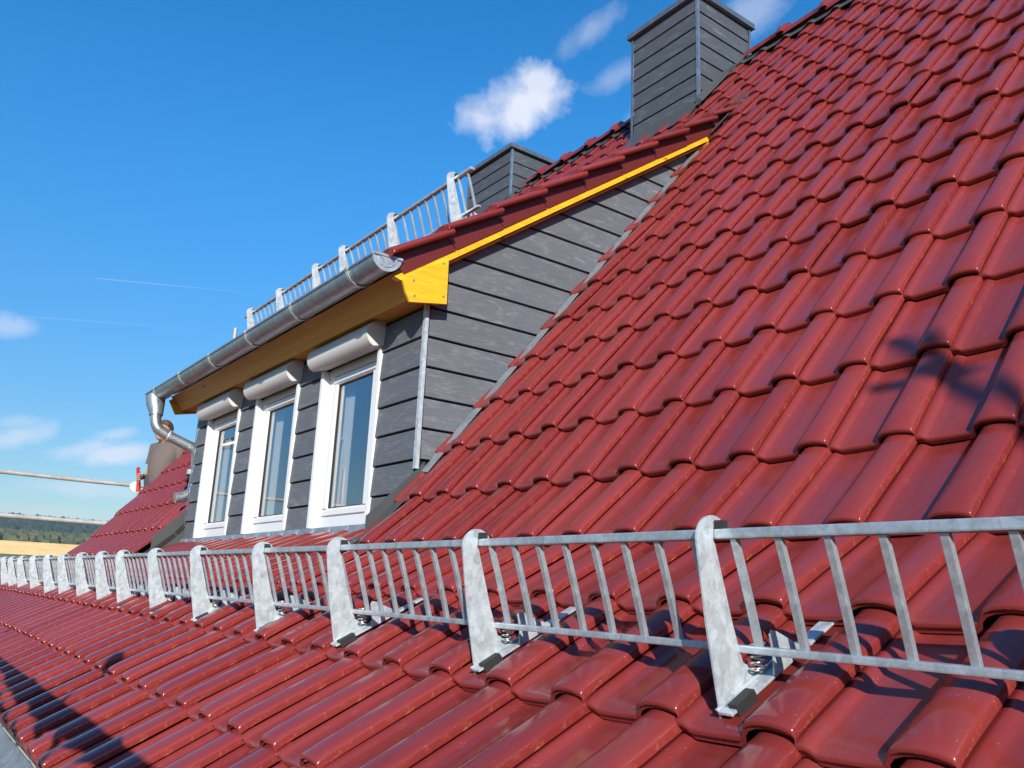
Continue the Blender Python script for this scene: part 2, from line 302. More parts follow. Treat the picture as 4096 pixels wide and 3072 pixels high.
# ------------------------------------------------------------------ roof tiles
W, L = .22, .3264
FS = [-.05, 0, .035, .075, .100, .120, .25, .42, .565, .600, .618, .636, .662, .708, .770, .84, .90, .955, .984, .993, 1.0]
HS = [.006, .010, .0110, .0070, .0022, .0002, .0010, .0028, .0045, .0070, .0130, .0215, .0310, .0375, .0400, .0400, .0382, .0350, .0322, .0305, .026]
def tile_arrays(gauge, verge=False):
    us = [(0, .0085), (.0015, .0052), (.0045, .0028), (.010, .0014), (.022, .0004), (.045, 0), (.12, 0), (gauge * 1.12, 0)]
    V = []; F = []; wear = []; n = len(FS)
    for (u, d) in us:
        fl = math.exp(-u / .030)
        for f, h in zip(FS, HS):
            ff = f - .045 * fl * max(0, 1 - abs(f - .63) / .13); hh = h * (1 - .10 * math.exp(-u / .03)) - d
            if .06 < f < .55: hh += .0016 * math.exp(-((u - .030) / .012) ** 2)      # soft swelling before the nose
            V.append((u, -ff * W, hh)); wear.append(.42 if f >= .999 else 0.0)
    m = len(us)
    for i in range(m - 1):
        for j in range(n - 1): F.append((i * n + j, i * n + j + 1, (i + 1) * n + j + 1, (i + 1) * n + j))
    # nose: lip, groove, lower face
    rows = [list(range(n))]
    for (u, dz) in ((0.0, .0042), (.0045, .0050), (.0045, .0160)):
        k = len(V)
        for j, (f, h) in enumerate(zip(FS, HS)):
            p = V[j]; th = dz * (.72 if f > .63 else 1.0); V.append((u, p[1], p[2] - th)); wear.append(.3)
        rows.append(list(range(k, k + n)))
    for a, b in zip(rows[:-1], rows[1:]):
        for j in range(n - 1): F.append((b[j], b[j + 1], a[j + 1], a[j]))
    # right-hand edge of the roll
    k = len(V)
    for i, (u, d) in enumerate(us): p = V[i * n + n - 1]; V.append((u, p[1] + .0015, p[2] - .0135)); wear.append(.9)
    for i in range(m - 1): F.append((k + i, k + i + 1, (i + 1) * n + n - 1, i * n + n - 1))
    if verge:
        k = len(V); g = gauge; poly = [(.016, .014), (g + .02, .014), (g + .05, -.066), (.056, -.093)]
        yo = -W - .001
        V += [(u, yo, z) for u, z in poly] + [(u, yo + .012, z) for u, z in poly]; wear += [0.05] * 8
        F += [(k, k + 3, k + 2, k + 1), (k + 4, k + 5, k + 6, k + 7)] + [(k + i, k + (i + 1) % 4, k + 4 + (i + 1) % 4, k + 4 + i) for i in range(4)]
        k = len(V); sec = [(-W * .90, .0385), (-W * 1.0, .0420), (-W - .030, .0420), (-W - .050, .0375), (-W - .060, .029), (-W - .063, .019), (-W - .058, .010), (-W - .048, .006), (-W * .98, .006)]   # rounded outer edge
        for (u, d) in us:
            for y, z in sec: V.append((u + (.014 if y < -W - .058 else .006 if y < -W - .04 else 0) * (u < .01), y, z - d * .8)); wear.append(.05)
        q = len(sec)
        for i in range(m - 1):
            for j in range(q - 1): F.append((k + i * q + j, k + i * q + j + 1, k + (i + 1) * q + j + 1, k + (i + 1) * q + j))
        F.append(tuple(k + j for j in reversed(range(q))))
    return V, F, wear
def tile_mesh(name, gauge, verge=False):
    V, F, wear = tile_arrays(gauge, verge); me = bpy.data.meshes.new(name); me.from_pydata(V, [], F)
    a = me.attributes.new('wear', 'FLOAT', 'POINT'); a.data.foreach_set('value', wear)
    me.shade_smooth(); me.set_sharp_from_angle(angle=R(50)); me.materials.append(MATS['tile_glaze'])
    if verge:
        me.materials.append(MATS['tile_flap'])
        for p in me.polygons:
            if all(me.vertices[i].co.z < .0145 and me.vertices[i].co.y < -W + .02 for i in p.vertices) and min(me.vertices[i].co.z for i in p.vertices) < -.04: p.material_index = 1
    return me
TILT = .0275
def tile_pose(p, q):          # front notch line of a course and of the course above it (x, z)
    ch = math.hypot(q[0] - p[0], q[1] - p[1]); pit = math.atan2(q[1] - p[1], q[0] - p[0]) - math.asin(TILT / ch); return pit, ch
def surface(p, q, u, h=0.0):  # a point u metres up the tile of that course, h above its pan
    pit, _ = tile_pose(p, q); return (p[0] + math.cos(pit) * u - math.sin(pit) * (h - .010), p[1] + math.sin(pit) * u + math.cos(pit) * (h - .010))
ROW = {-5: (.477, -.525), -4: (.766, -.352), -3: (1.060, -.183), -2: (1.3435, -.007), -1: (1.628, .165), 0: (1.856, .386)}
TH = R(50.9)
for r in range(1, 18): ROW[r] = (1.856 + r * L * math.cos(TH), .386 + r * L * math.sin(TH))
ALT = {-2: (1.3435, -.012), -1: (1.646, .135), 0: (1.950, .278)}   # the flatter courses below the dormer windows
Y0 = .751
YC, YL, XF = 3.437, 7.07, 1.987          # dormer: right cheek, left cheek, front wall
main_me = tile_mesh('tile', L)
roof = thing('tiled_roof', 'large dark red glazed clay tile roof with a flatter slope at the eaves', 'roof', (1.0, 3.0, -.6))
def project(P):
    d = P.dot(fw); return (2048 + 3352.45 * P.dot(rt2) / d, 1536 - 3352.45 * P.dot(up2) / d, d)
cand = []
for r in range(-5, 16):
    for c in range(-13, 44):
        yl = Y0 + c * W; rows = ROW
        if 0 <= r < 12 and c > 12 and yl - W < YL + .03: continue
        ys_ = 1.15 if (c == 12 and 0 <= r < 12) else 1.0; yl = yl - W + W * ys_
        if r in (-2, -1) and 13 <= c and yl - W < YL - .1:
            rows = ALT
        p, q = rows[r], rows.get(r + 1, ROW.get(r + 1))
        pit, ch = tile_pose(p, q); s = surface(p, q, 0, 0)
        loc = Vector((s[0], yl, s[1])); ctr = Vector((s[0] + .1, yl - .11, s[1] + .1)); d = ctr.dot(fw); key = 0
        if d > .3:
            x, y, _ = project(ctr)
            if -250 < x < 4350 and -250 < y < 3350: key = (1 / d ** 2) * max(.05, -(ctr.normalized().dot(Vector((-math.sin(pit), 0, math.cos(pit))))))
        # columns hidden behind the dormer or off the picture come last
        cand.append((key + (9 if ys_ > 1 else 0), loc, pit, ch / L, r, c, ys_))
cand.sort(key=lambda t: -t[0])
rb = BASE[roof.name]
for key, loc, pit, sc, r, c, ys_ in cand[:300]:
    o = bpy.data.objects.new('tile', main_me); put(o, roof); j = rng.normal(0, 1, 3)
    o.location = loc - rb + Vector((j[0] * .0014, j[1] * .0011, j[2] * .0007)); o.rotation_euler = (j[1] * .0022, -pit + j[2] * .003, j[0] * .0032); o.scale = (sc, ys_, 1)
def joined(name, items, gauge, parent, off):
    V, F, wr = tile_arrays(gauge); V = np.array(V); n = len(V); AV = []; AF = []; AW = []
    for i, (loc, pit, sc) in enumerate(items):
        c_, s_ = math.cos(pit), math.sin(pit); X = V[:, 0] * sc; Z = V[:, 2]; j = rng.normal(0, .0009, 3)
        AV.append(np.stack([X * c_ - Z * s_ + loc[0] + j[0], V[:, 1] + loc[1] + j[1], X * s_ + Z * c_ + loc[2] + j[2]], 1) - np.array(off)); AF += [tuple(k + i * n for k in f) for f in F]; AW += wr
    me = bpy.data.meshes.new(name); me.from_pydata(np.concatenate(AV).tolist(), [], AF); a = me.attributes.new('wear', 'FLOAT', 'POINT'); a.data.foreach_set('value', AW)
    me.shade_smooth(); me.set_sharp_from_angle(angle=R(50)); me.materials.append(MATS['tile_glaze']); o = put(bpy.data.objects.new(name, me), parent); o['kind'] = 'stuff'; return o
joined('tile_field', [(l_, p_, s_) for _, l_, p_, s_, _, _, _ in cand[300:]], L, roof, rb)
# sheathing under the tiles
def sheet(name, prof, y0, y1, mat, parent, drop=.055):
    mb = MB()
    for (a, b) in zip(prof[:-1], prof[1:]):
        d = math.hypot(b[0] - a[0], b[1] - a[1]); nx, nz = (b[1] - a[1]) / d, -(b[0] - a[0]) / d
        lo = [(a[0] + nx * drop, a[1] + nz * drop), (b[0] + nx * drop, b[1] + nz * drop), (b[0] + nx * (drop + .03), b[1] + nz * (drop + .03)), (a[0] + nx * (drop + .03), a[1] + nz * (drop + .03))]
        mb.prism_y(lo, y0, y1)
    return mb.build(name, mat, parent)
P_ALL = [(.50, -.515), (1.60, .155), ROW[0], ROW[16]]
YN, YF = Y0 - 13 * W - W, Y0 + 43 * W
sheet('sheathing', P_ALL, YN, YC + .01, 'underlay', roof); sheet('sheathing', P_ALL, YL, YF, 'underlay', roof)
sheet('sheathing', [(.50, -.515), (1.34, -.012), (1.98, .29)], YC + .012, YL - .002, 'underlay', roof); sheet('sheathing', [ROW[12], ROW[16]], YC + .012, YL - .002, 'underlay', roof)
# gable verge board at the far end, back slope, ridge
mb = MB(); mb.prism_y([(.50, -.60), (1.62, .08), (1.90, .33), (5.16, 4.36), (5.16, 4.20), (1.98, .27), (1.70, 0), (.52, -.72)], YF - .03, YF + .012); mb.build('verge_board', 'fascia_timber', roof)
mb = MB(); mb.prism_y([(5.17, 4.42), (9.84, -.60), (9.84, -.66), (5.17, 4.36)], YN, YF); mb.build('back_slope', 'tile_glaze', roof)
def ridge_mesh():
    mb = MB(); n = 11; V = []; sec = [(0, .128, .02), (.012, .136, .024), (.05, .134, .022), (.062, .122, .016), (.20, .117, .01), (.40, .112, 0)]
    for (y, r, z) in sec:
        for j in range(n):
            a = math.pi * j / (n - 1); V.append((r * math.cos(a), y, r * .85 * math.sin(a) + z - .01))
    F = [(i * n + j, i * n + j + 1, (i + 1) * n + j + 1, (i + 1) * n + j) for i in range(len(sec) - 1) for j in range(n - 1)] + [tuple(range(n))]
    mb.add(V, F); mb.box((-.018, .01, .115), (.018, .05, .152)); me = mb.mesh('ridge_tile', smooth=45); a = me.attributes.new('wear', 'FLOAT', 'POINT'); me.materials.append(MATS['tile_glaze']); return me
rm = ridge_mesh(); y = YN
while y < YF - .05:
    if not (4.02 < y + .38 and y < 4.84) and not (7.03 < y + .38 and y < 7.95):
        o = put(bpy.data.objects.new('ridge_tile', rm), roof); o.location = Vector((5.16, y, 4.395)) - rb; o.rotation_euler = (rng.normal(0, .004), 0, rng.normal(0, .004))
    y += .385
mb = MB(); k = 0; ys = np.arange(YN, YF, W / 8); V = []     # wavy grey ridge roll that drapes over the top course
for yy in ys:
    ph = ((Y0 - yy) / W) % 1; hw = .034 * math.exp(-((ph - .80) / .17) ** 2)
    for (x, z) in ((5.035, 4.318 + hw), (5.05, 4.345 + hw * .8), (5.09, 4.40 + hw * .3), (5.12, 4.43)): V.append((x, yy, z))
F = [(i * 4 + j, i * 4 + j + 1, i * 4 + 5 + j, i * 4 + 4 + j) for i in range(len(ys) - 1) for j in range(3)]; mb.add(V, F); mb.build('ridge_roll', 'lead_grey', roof, smooth=60)
# eave gutter under the lowest course
def gutter(name, label, cx, cz, r, y0, y1, brackets, mat='zinc', cap_far=True, bead=.009):
    t = thing(name, label, 'gutter', (cx, (y0 + y1) / 2, cz - r)); n = 15; mb = MB(); V = []
    A = [math.pi * (1 + j / (n - 1)) for j in range(n)]
    for y in (y0, y1):
        V += [(cx + r * math.cos(a), y, cz + r * math.sin(a) + (.018 * (math.cos(a) + 1) / 2)) for a in A]
    for y in (y0, y1):
        V += [(cx + (r - .003) * math.cos(a), y, cz + (r - .003) * math.sin(a) + (.018 * (math.cos(a) + 1) / 2)) for a in A]
    F = [(j, j + 1, n + j + 1, n + j) for j in range(n - 1)] + [(2 * n + j, 3 * n + j, 3 * n + j + 1, 2 * n + j + 1) for j in range(n - 1)]
    F += [(j, 2 * n + j, 2 * n + j + 1, j + 1) for j in range(n - 1)] + [(0, n, 3 * n, 2 * n), (n - 1, 2 * n - 1, 4 * n - 1, 3 * n - 1)]
    mb.add(V, F); mb.build('trough', mat, t, smooth=40)
    mb = MB(); mb.tube([(cx - r + .001, y0 - .003, cz + .004), (cx - r + .001, y1 + .003, cz + .004)], bead, 10); mb.build('bead', mat, t, smooth=50)
    for (y, s) in ((y0, -1), (y1, 1)):
        mb = MB(); pr = [(cx + (r + .004) * math.cos(a), cz + (r + .004) * math.sin(a) + .018 * (math.cos(a) + 1) / 2) for a in A]; pr2 = [(cx + (r * .72) * math.cos(a), cz - .004 + (r * .72) * math.sin(a) + .018 * (math.cos(a) + 1) / 2) for a in A]
        mb.prism_y(pr, y - .004, y + .006); mb.prism_y(pr2, y + s * .008, y + s * .004); mb.box((cx - r - .006, y - .012, cz + .001), (cx + r + .002, y + .012, cz + .013))
        mb.build('end_cap', 'galvanised_rail', t, smooth=40)
    for y in brackets:
        mb = MB(); ro, ri = r + .007, r + .002; V = []
        for yy in (y - .014, y + .014):
            for rr in (ro, ri): V += [(cx + rr * math.cos(a), yy, cz + rr * math.sin(a) + .018 * (math.cos(a) + 1) / 2) for a in A]
        F = [(j, j + 1, 2 * n + j + 1, 2 * n + j) for j in range(n - 1)] + [(j, n + j, n + j + 1, j + 1) for j in range(n - 1)] + [(2 * n + j, 2 * n + j + 1, 3 * n + j + 1, 3 * n + j) for j in range(n - 1)]
        mb.add(V, F); mb.tube([(cx - r, y - .014, cz + .006), (cx - r, y + .014, cz + .006)], bead + .005, 10); b = mb.build('bracket', 'galvanised_rail', t, smooth=40)
    return t
gutter('gutter', 'weathered grey zinc gutter below the lowest course of red tiles', .425, -.600, .085, YN, YF, [y for y in np.arange(-1.6, 10, .8)], 'zinc_dull')
# ------------------------------------------------------------------ snow guards
def plate_xz(s=1.0):          # outline of the bracket plate, relative to its foot, x into the roof, z up
    head = [(-.0115 + .0395 * math.cos(t_), .2715 + .0395 * math.sin(t_)) for t_ in np.linspace(math.pi * 1.0, math.pi * .14, 13)]
    P = [(0, 0), (-.030, .139)] + head + [(-.010, .2900), (-.011, .271), (-.006, .264), (.033, .140), (.056, .082), (.092, .070), (.060, .032), (.024, .010)]
    return [(x * s, z * s) for x, z in P]
def snow_guard(name, label, posts, foot, slope, y_lo, y_hi, s=1.0, bar_step=.0835, detail=12):
    fx, fz = foot; t = thing(name, label, 'snow guard', (fx, (y_lo + y_hi) / 2, fz)); ct, st = math.cos(slope), math.sin(slope)
    def S(u, h): return (fx + u * ct - h * st, fz + u * st + h * ct)       # up-slope u, above the tile h
    base = BASE[t.name]; first = None
    for i, y in enumerate(posts):
        j = rng.normal(0, 1, 2); lean = j[0] * .004
        mb = MB(); mb.loft([(fx + x, y + .0018 + z * lean, fz + z) for x, z in plate_xz(s)], [(fx + x, y - .0018 + z * lean, fz + z) for x, z in plate_xz(s)]); b = mb.build('bracket', 'galvanised', t)
        # foot bar that hooks under the course above, welded against the plate
        mb = MB(); q = [S(-.004, .010), S(.345, .006), S(.345, .011), S(-.004, .015)]; mb.loft([(x, y - .0025, z) for x, z in q], [(x, y - .030, z) for x, z in q])
        q = [S(-.006, .0155), S(.20, .013), S(.20, .018), S(-.008, .0205)]; mb.loft([(x, y - .0025, z) for x, z in q], [(x, y - .007, z) for x, z in q]); mb.build('foot_bar', 'galvanised', b, bevel=.0008)
        q = [S(.010, .0005), S(.062, .0005), S(.058, .0225), S(.008, .0225)]; mb = MB(); mb.loft([(x, y - .0155, z) for x, z in q], [(x, y - .033, z) for x, z in q]); mb.build('rubber_block', 'rubber_black', b, bevel=.002)
        q = [S(.115, .014), S(.215, .012), S(.190, .032), S(.152, .072), S(.144, .077), S(.136, .073), S(.128, .04)]; mb = MB(); mb.loft([(x, y - .028, z) for x, z in q], [(x, y - .031, z) for x, z in q]); mb.build('hook_plate', 'galvanised', b)
        if y < 8.5:
            cxs, czs = S(.112, .016); turns = 5; pts = [(cxs - .02 + .0125 * math.cos(a), y - .017 + .0115 * math.sin(a), czs + .004 + .046 * a / (turns * 2 * math.pi)) for a in np.linspace(0, turns * 2 * math.pi, turns * 12)]
            mb = MB(); mb.tube(pts, .0019, 6); mb.build('spring', 'spring_steel', b, smooth=60)
        mb = MB(); mb.box((fx + (-.009) * s, y - .016, fz + .2898 * s), (fx + .006 * s, y - .001, fz + .303 * s))
        for q in range(3): mb.box((fx - .0105 * s, y - .0145 + q * .005, fz + .2905 * s), (fx - .0092 * s, y - .0120 + q * .005, fz + .302 * s))
        mb.build('clip', 'rubber_black', b)
    def rail(nm, x0, z0, w, h):
        mb = MB(); mb.box((fx + x0, y_lo, fz + z0), (fx + x0 + w, y_hi, fz + z0 + h)); return mb.build(nm, 'galvanised_rail', t, bevel=.003)
    rail('top_rail', -.009 * s, .2730 * s, .027, .0165); rail('bottom_rail', .046 * s, .097 * s, .020, .0125)
    n = int((y_hi - y_lo) / bar_step); A = (.002 * s, .274 * s); B = (.057 * s, .109 * s); bar = MB(); pr = []
    for k in range(7):
        q = k / 6; bow = .0018 * math.sin(math.pi * q); pr.append((A[0] + (B[0] - A[0]) * q + bow * .75, A[1] + (B[1] - A[1]) * q + bow * .35))
    V = []
    for (x, z) in pr: V += [(x - .0045, -.0062, z - .0015), (x + .0045, -.0062, z + .0015), (x + .0045, .0062, z + .0015), (x - .0045, .0062, z - .0015)]
    F = [(k * 4 + j, k * 4 + (j + 1) % 4, k * 4 + 4 + (j + 1) % 4, k * 4 + 4 + j) for k in range(6) for j in range(4)]
    bar.add(V, F); bm = bar.mesh('bar', bevel=.0012); bm.materials.append(MATS['galvanised_rail'])
    for k in range(n):
        y = y_lo + bar_step * (k + .5)
        if min(abs(y - p) for p in posts) < .014: y += .02
        o = put(bpy.data.objects.new('bar', bm), t); o.location = (0, y - base.y, 0)
    return t
sf = surface(ROW[-3], ROW[-2], .030, .002)
POSTS = [.245, .907, 1.58, 2.285, 2.89, 3.605, 4.279, 4.945, 5.46, 6.07, 6.72, 7.352, 8.062, 8.80, 9.45, 10.02]
snow_guard('snow_guard', 'long galvanised snow guard standing across the lower tile courses', POSTS, sf, tile_pose(ROW[-3], ROW[-2])[0], -.42, 10.1)
# ------------------------------------------------------------------ dormer walls
dorm = thing('dormer', 'grey boarded dormer with three white windows rising from the red roof', 'dormer', (XF, 5.25, .25))
ZL = [.285 + .1525 * k for k in range(20)]; ZL[0] = .25
def front_board(y0, y1, z0, z1, nm='wall_board'):
    mb = MB(); gap = .0055; a, b = z0 + gap, z1 - gap; t0, t1 = .020, .012
    mb.prism_y([(XF - t0, a), (XF - t1, b), (XF + .004, b), (XF + .004, a)], y0, y1); return mb.build(nm, 'grey_board', dorm, bevel=.0015)
WIN = [(3.868, 4.618), (4.957, 5.712), (6.042, 6.790)]
def bl(y0, y1, zl, zh):
    for z0, z1 in zip(ZL[:-1], ZL[1:]):
        a, b = max(z0, zl), min(z1, zh)
        if b - a > .03: front_board(y0, y1, a, b)
bl(YC + .018, WIN[0][0] - .003, .25, 1.37); bl(WIN[0][1] + .003, WIN[1][0] - .003, .25, 1.37); bl(WIN[1][1] + .003, WIN[2][0] - .003, .25, 1.37); bl(WIN[2][1] + .003, YL, .25, 1.37)
mb = MB(); mb.box((XF + .004, YC + .01, .20), (XF + .05, WIN[0][0] - .002, 1.37))
for (a, b) in ((WIN[0][1] + .002, WIN[1][0] - .002), (WIN[1][1] + .002, WIN[2][0] - .002), (WIN[2][1] + .002, YL - .01)): mb.box((XF + .004, a, .20), (XF + .05, b, 1.37))
for (a, b) in WIN: mb.box((XF + .004, a - .002, .20), (XF + .05, b + .002, .302)); mb.box((XF + .004, a - .002, 1.25), (XF + .05, b + .002, 1.37))
mb.build('wall_backing', 'backing_black', dorm)
BARGE = lambda x: 1.615 + .7160 * (x - 2.073)           # underside of the roof edge along the cheek
MAINZ = lambda x: .386 + 1.2305 * (x - 1.856) - .015
for z0, z1 in zip(ZL[2:-1], ZL[3:]):
    gap = .0055; poly = [(XF + .008, z0 + gap), (4.6, z0 + gap), (4.6, z1 - gap), (XF + .008, z1 - gap)]
    poly = clip(poly, -.7160, 1, 1.615 - .7160 * 2.073); poly = clip(poly, 1.2305, -1, 1.2305 * 1.856 - .386 + .05)
    if len(poly) < 3: continue
    mb = MB(); th = lambda z: .012 + .008 * (z1 - z) / (z1 - z0)
    mb.loft([(x, YC - th(z) + .008, z) for x, z in poly], [(x, YC + .012, z) for x, z in poly]); mb.build('wall_board', 'grey_board', dorm, bevel=.0015)
pol = [(XF + .006, .45), (2.0, .45), (4.6, 3.5), (4.6, 3.42), (2.073, 1.60), (XF + .006, 1.54)]
mb = MB(); mb.prism_y(pol, YC + .013, YC + .05); mb.build('wall_backing', 'backing_black', dorm)
mb = MB(); mb.prism_y(pol, YL - .05, YL + .004); mb.build('left_cheek', 'grey_board', dorm)
# corner trims
mb = MB(); mb.box((XF - .024, YC - .0165, .545), (XF - .004, YC - .0135, 1.37)); mb.box((XF - .0245, YC - .017, .545), (XF - .0215, YC + .006, 1.37)); mb.build('corner_trim', 'galvanised', dorm)
mb = MB(); mb.box((XF - .024, YL - .004, .40), (XF - .02, YL + .004, 1.37)); mb.build('corner_trim', 'grey_board', dorm)
# zinc upstand along the cheek, dark side flashings beyond the front wall
mb = MB(); q0, q1 = (XF + .01, MAINZ(XF + .01)), (4.4, MAINZ(4.4)); mb.loft([(q0[0], YC - .019, q0[1] - .06), (q1[0], YC - .019, q1[1] - .06), (q1[0], YC - .019, q1[1] - .016), (q0[0], YC - .019, q0[1] - .016)], [(q0[0], YC - .016, q0[1] - .06), (q1[0], YC - .016, q1[1] - .06), (q1[0], YC - .016, q1[1] - .016), (q0[0], YC - .016, q0[1] - .016)])
mb.loft([(q0[0], YC - .019, q0[1] - .012), (q1[0], YC - .019, q1[1] - .012), (q1[0], YC - .019, q1[1] - .006), (q0[0], YC - .019, q0[1] - .006)], [(q0[0], YC - .075, q0[1] - .020), (q1[0], YC - .075, q1[1] - .020), (q1[0], YC - .075, q1[1] - .014), (q0[0], YC - .075, q0[1] - .014)]); mb.build('cheek_flashing', 'zinc_dull', dorm)
for (yy, s) in ((YC - .006, 1), (YL + .01, -1)):
    mb = MB(); mb.prism_y([(XF + .03, .585), (1.985, .548), (1.735, .305), (1.735, .14), (1.99, .22), (2.03, .45)], yy - .003, yy + .003)
    if s == 1:
        mb.loft([(1.99, yy - .004, .50), (1.735, yy - .004, .238), (1.60, yy - .004, .150), (1.60, yy - .004, .143), (1.735, yy - .004, .228), (1.99, yy - .004, .49)], [(1.99, yy - .085, .505), (1.735, yy - .085, .240), (1.60, yy - .085, .152), (1.60, yy - .085, .146), (1.735, yy - .085, .232), (1.99, yy - .085, .497)])
    mb.build('side_flashing', 'lead_grey', dorm, bevel=.0008)
# front apron with arches over the rolls
zt, zb_ = .303, .236; ya, yb = YC - .002, YL + .30
V = []; F = []; ys = np.arange(ya, yb, W / 20)
for yy in ys:
    ph = ((Y0 - yy) / W) % 1; d = abs(ph - .82); arch = .043 * math.sqrt(max(0, 1 - (d / .16) ** 2)) if d < .16 else 0
    V += [(XF - .033 - .012, yy, zb_ + arch), (XF - .028, yy, zt), (XF + .004, yy, zt + .003), (XF - .041, yy, zb_ + arch)]
n4 = len(ys)
for i in range(n4 - 1):
    for j in range(2): F.append((i * 4 + j, i * 4 + j + 1, i * 4 + 5 + j, i * 4 + 4 + j))
    F.append((i * 4 + 3, i * 4, i * 4 + 4, i * 4 + 7))
mb = MB(); mb.add(V, F); mb.build('front_apron', 'zinc_dull', dorm)
# room behind the windows
mb = MB(); mb.box((3.1, YC + .06, .15), (3.12, YL - .06, 1.42)); mb.build('room_back_wall', 'room_wall', dorm)
mb = MB(); mb.box((XF + .06, YC + .06, .13), (3.1, YL - .06, .15)); mb.build('room_floor', 'room_wall', dorm)
mb = MB(); mb.box((XF + .05, YC + .06, 1.42), (3.1, YL - .06, 1.44)); mb.build('room_ceiling', 'room_wall', dorm)
for wi, (a, b) in enumerate(WIN):
    zb0, zt0 = .305, 1.25; gw = .034
    mb = MB(); x0, x1 = XF + .022, XF + .075; fwid = .062                       # outer frame, recessed behind the boarding
    mb.box((x0, a + gw, zb0), (x1, a + gw + fwid, zt0)); mb.box((x0, b - gw - fwid, zb0), (x1, b - gw, zt0)); mb.box((x0, a + gw + fwid, zb0), (x1, b - gw - fwid, zb0 + fwid)); mb.box((x0, a + gw + fwid, zt0 - fwid), (x1, b - gw - fwid, zt0))
    w = mb.build('window', 'white_pvc', dorm, bevel=.002)
    for (p, q) in ((a, a + gw), (b - gw, b)):
        mb = MB(); mb.box((XF - .026, p, zb0), (XF + .06, q, 1.236)); mb.build('guide_rail', 'white_pvc', w, bevel=.002)
    ia, ib, iz, it = a + gw + fwid + .002, b - gw - fwid - .002, zb0 + fwid + .002, zt0 - fwid - .002; sw = .046
    mb = MB(); x0, x1 = XF + .014, XF + .07
    mb.prism_y([(x0 + .008, iz), (x0, iz + .006), (x0, iz + sw - .012), (x0 + .014, iz + sw), (x1, iz + sw), (x1, iz)], ia, ib); mb.prism_y([(x0, it), (x0, it - sw + .012), (x0 + .014, it - sw), (x1, it - sw), (x1, it)], ia, ib)
    mb.box((x0 + .0005, ia, iz + sw), (x1, ia + sw, it - sw)); mb.box((x0 + .0005, ib - sw, iz + sw), (x1, ib, it - sw)); mb.build('sash', 'white_pvc', w, bevel=.002)
    mb = MB(); s2 = sw; gx = XF + .040
    for (p, q, r_, s_) in ((ia + s2, ia + s2 + .006, iz + s2, it - s2), (ib - s2 - .006, ib - s2, iz + s2, it - s2)): mb.box((gx - .008, p, r_), (gx + .004, q, s_))
    mb.box((gx - .008, ia + s2 + .006, iz + s2), (gx + .004, ib - s2 - .006, iz + s2 + .006)); mb.box((gx - .008, ia + s2 + .006, it - s2 - .006), (gx + .004, ib - s2 - .006, it - s2)); mb.build('seal', 'seal_black', w)
    mb = MB(); mb.box((gx, ia + s2 + .004, iz + s2 + .004), (gx + .003, ib - s2 - .004, it - s2 - .004)); mb.build('pane', 'window_glass', w)
    pr = [(XF - .012, 1.372), (1.935, 1.371), (1.905, 1.362), (1.882, 1.345), (1.868, 1.320), (1.865, 1.292), (1.873, 1.262), (1.889, 1.240), (1.910, 1.2265), (XF - .03, 1.237), (XF - .012, 1.237)]
    mb = MB(); mb.prism_y(pr, a - .012, b + .008); bx = mb.build('shutter_box', 'shutter_box_grey', w, smooth=32)
    for s, yy in ((-1, a - .012), (1, b + .008)):
        mb = MB(); c_ = (1.93, 1.30); mb.prism_y([(c_[0] + (x - c_[0]) * .985, c_[1] + (z - c_[1]) * .985) for x, z in pr], yy, yy + s * .003); mb.build('end_plate', 'shutter_box_grey', bx, smooth=32)
    mb = MB(); mb.box((XF + .012, a + gw + .001, 1.19), (XF + .020, b - gw - .001, 1.236)); mb.build('shutter_slat', 'shutter_box_grey', bx)
    if wi == 0:
        mb = MB(); yy = b - gw - fwid - .022; mb.tube([(XF + .078, yy, .83), (XF + .105, yy, .83), (XF + .112, yy - .006, .80), (XF + .112, yy - .012, .70)], .010, 8); mb.box((XF + .071, yy - .014, .79), (XF + .08, yy + .014, .87)); mb.build('handle', 'white_pvc', w, smooth=50)
    # curtain hanging inside, gathered at the far jamb
    n = 26; V = []
    for z in (iz, it):
        for k in range(n): yy = ib + .035 - .135 * k / (n - 1); V.append((XF + .105 + .010 * math.sin(k * 1.25) + .012 * (k / n), yy, z))
    mb = MB(); mb.add(V, [(k, k + 1, n + k + 1, n + k) for k in range(n - 1)]); cu = mb.build('curtain', 'curtain_cloth', smooth=80)
    tag(cu, 'white curtain gathered inside the ' + ('window beside the corner trim' if wi == 0 else 'middle window of the dormer' if wi == 1 else 'window beside the downpipe'), 'curtain', 'curtains inside the dormer windows')
# ------------------------------------------------------------------ dormer roof
DR0 = (1.684, 1.509); DG = .354; DTH = R(35.6); DR = [(DR0[0] + k * DG * math.cos(DTH), DR0[1] + k * DG * math.sin(DTH)) for k in range(12)]
YV = 3.343 + .0035
dr = thing('dormer_roof', 'shallow red tiled dormer roof with yellow timber edge', 'roof', (1.70, 5.3, 1.40)); db = BASE[dr.name]
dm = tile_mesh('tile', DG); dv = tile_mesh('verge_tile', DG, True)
for k in range(10):
    pit, ch = tile_pose(DR[k], DR[k + 1]); s = surface(DR[k], DR[k + 1], 0, 0)
    for j in range(18):
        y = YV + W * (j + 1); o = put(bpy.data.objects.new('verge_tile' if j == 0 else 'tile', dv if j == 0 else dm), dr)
        q = rng.normal(0, 1, 3); o.location = Vector((s[0], y, s[1])) - db + Vector(q) * .0007; o.rotation_euler = (0, -pit + q[0] * .002, q[1] * .0015)
mb = MB()
sheet('sheathing', [(1.76, 1.55), (4.40, 1.55 + .716 * 2.64)], 3.40, 7.28, 'underlay', dr, .03)
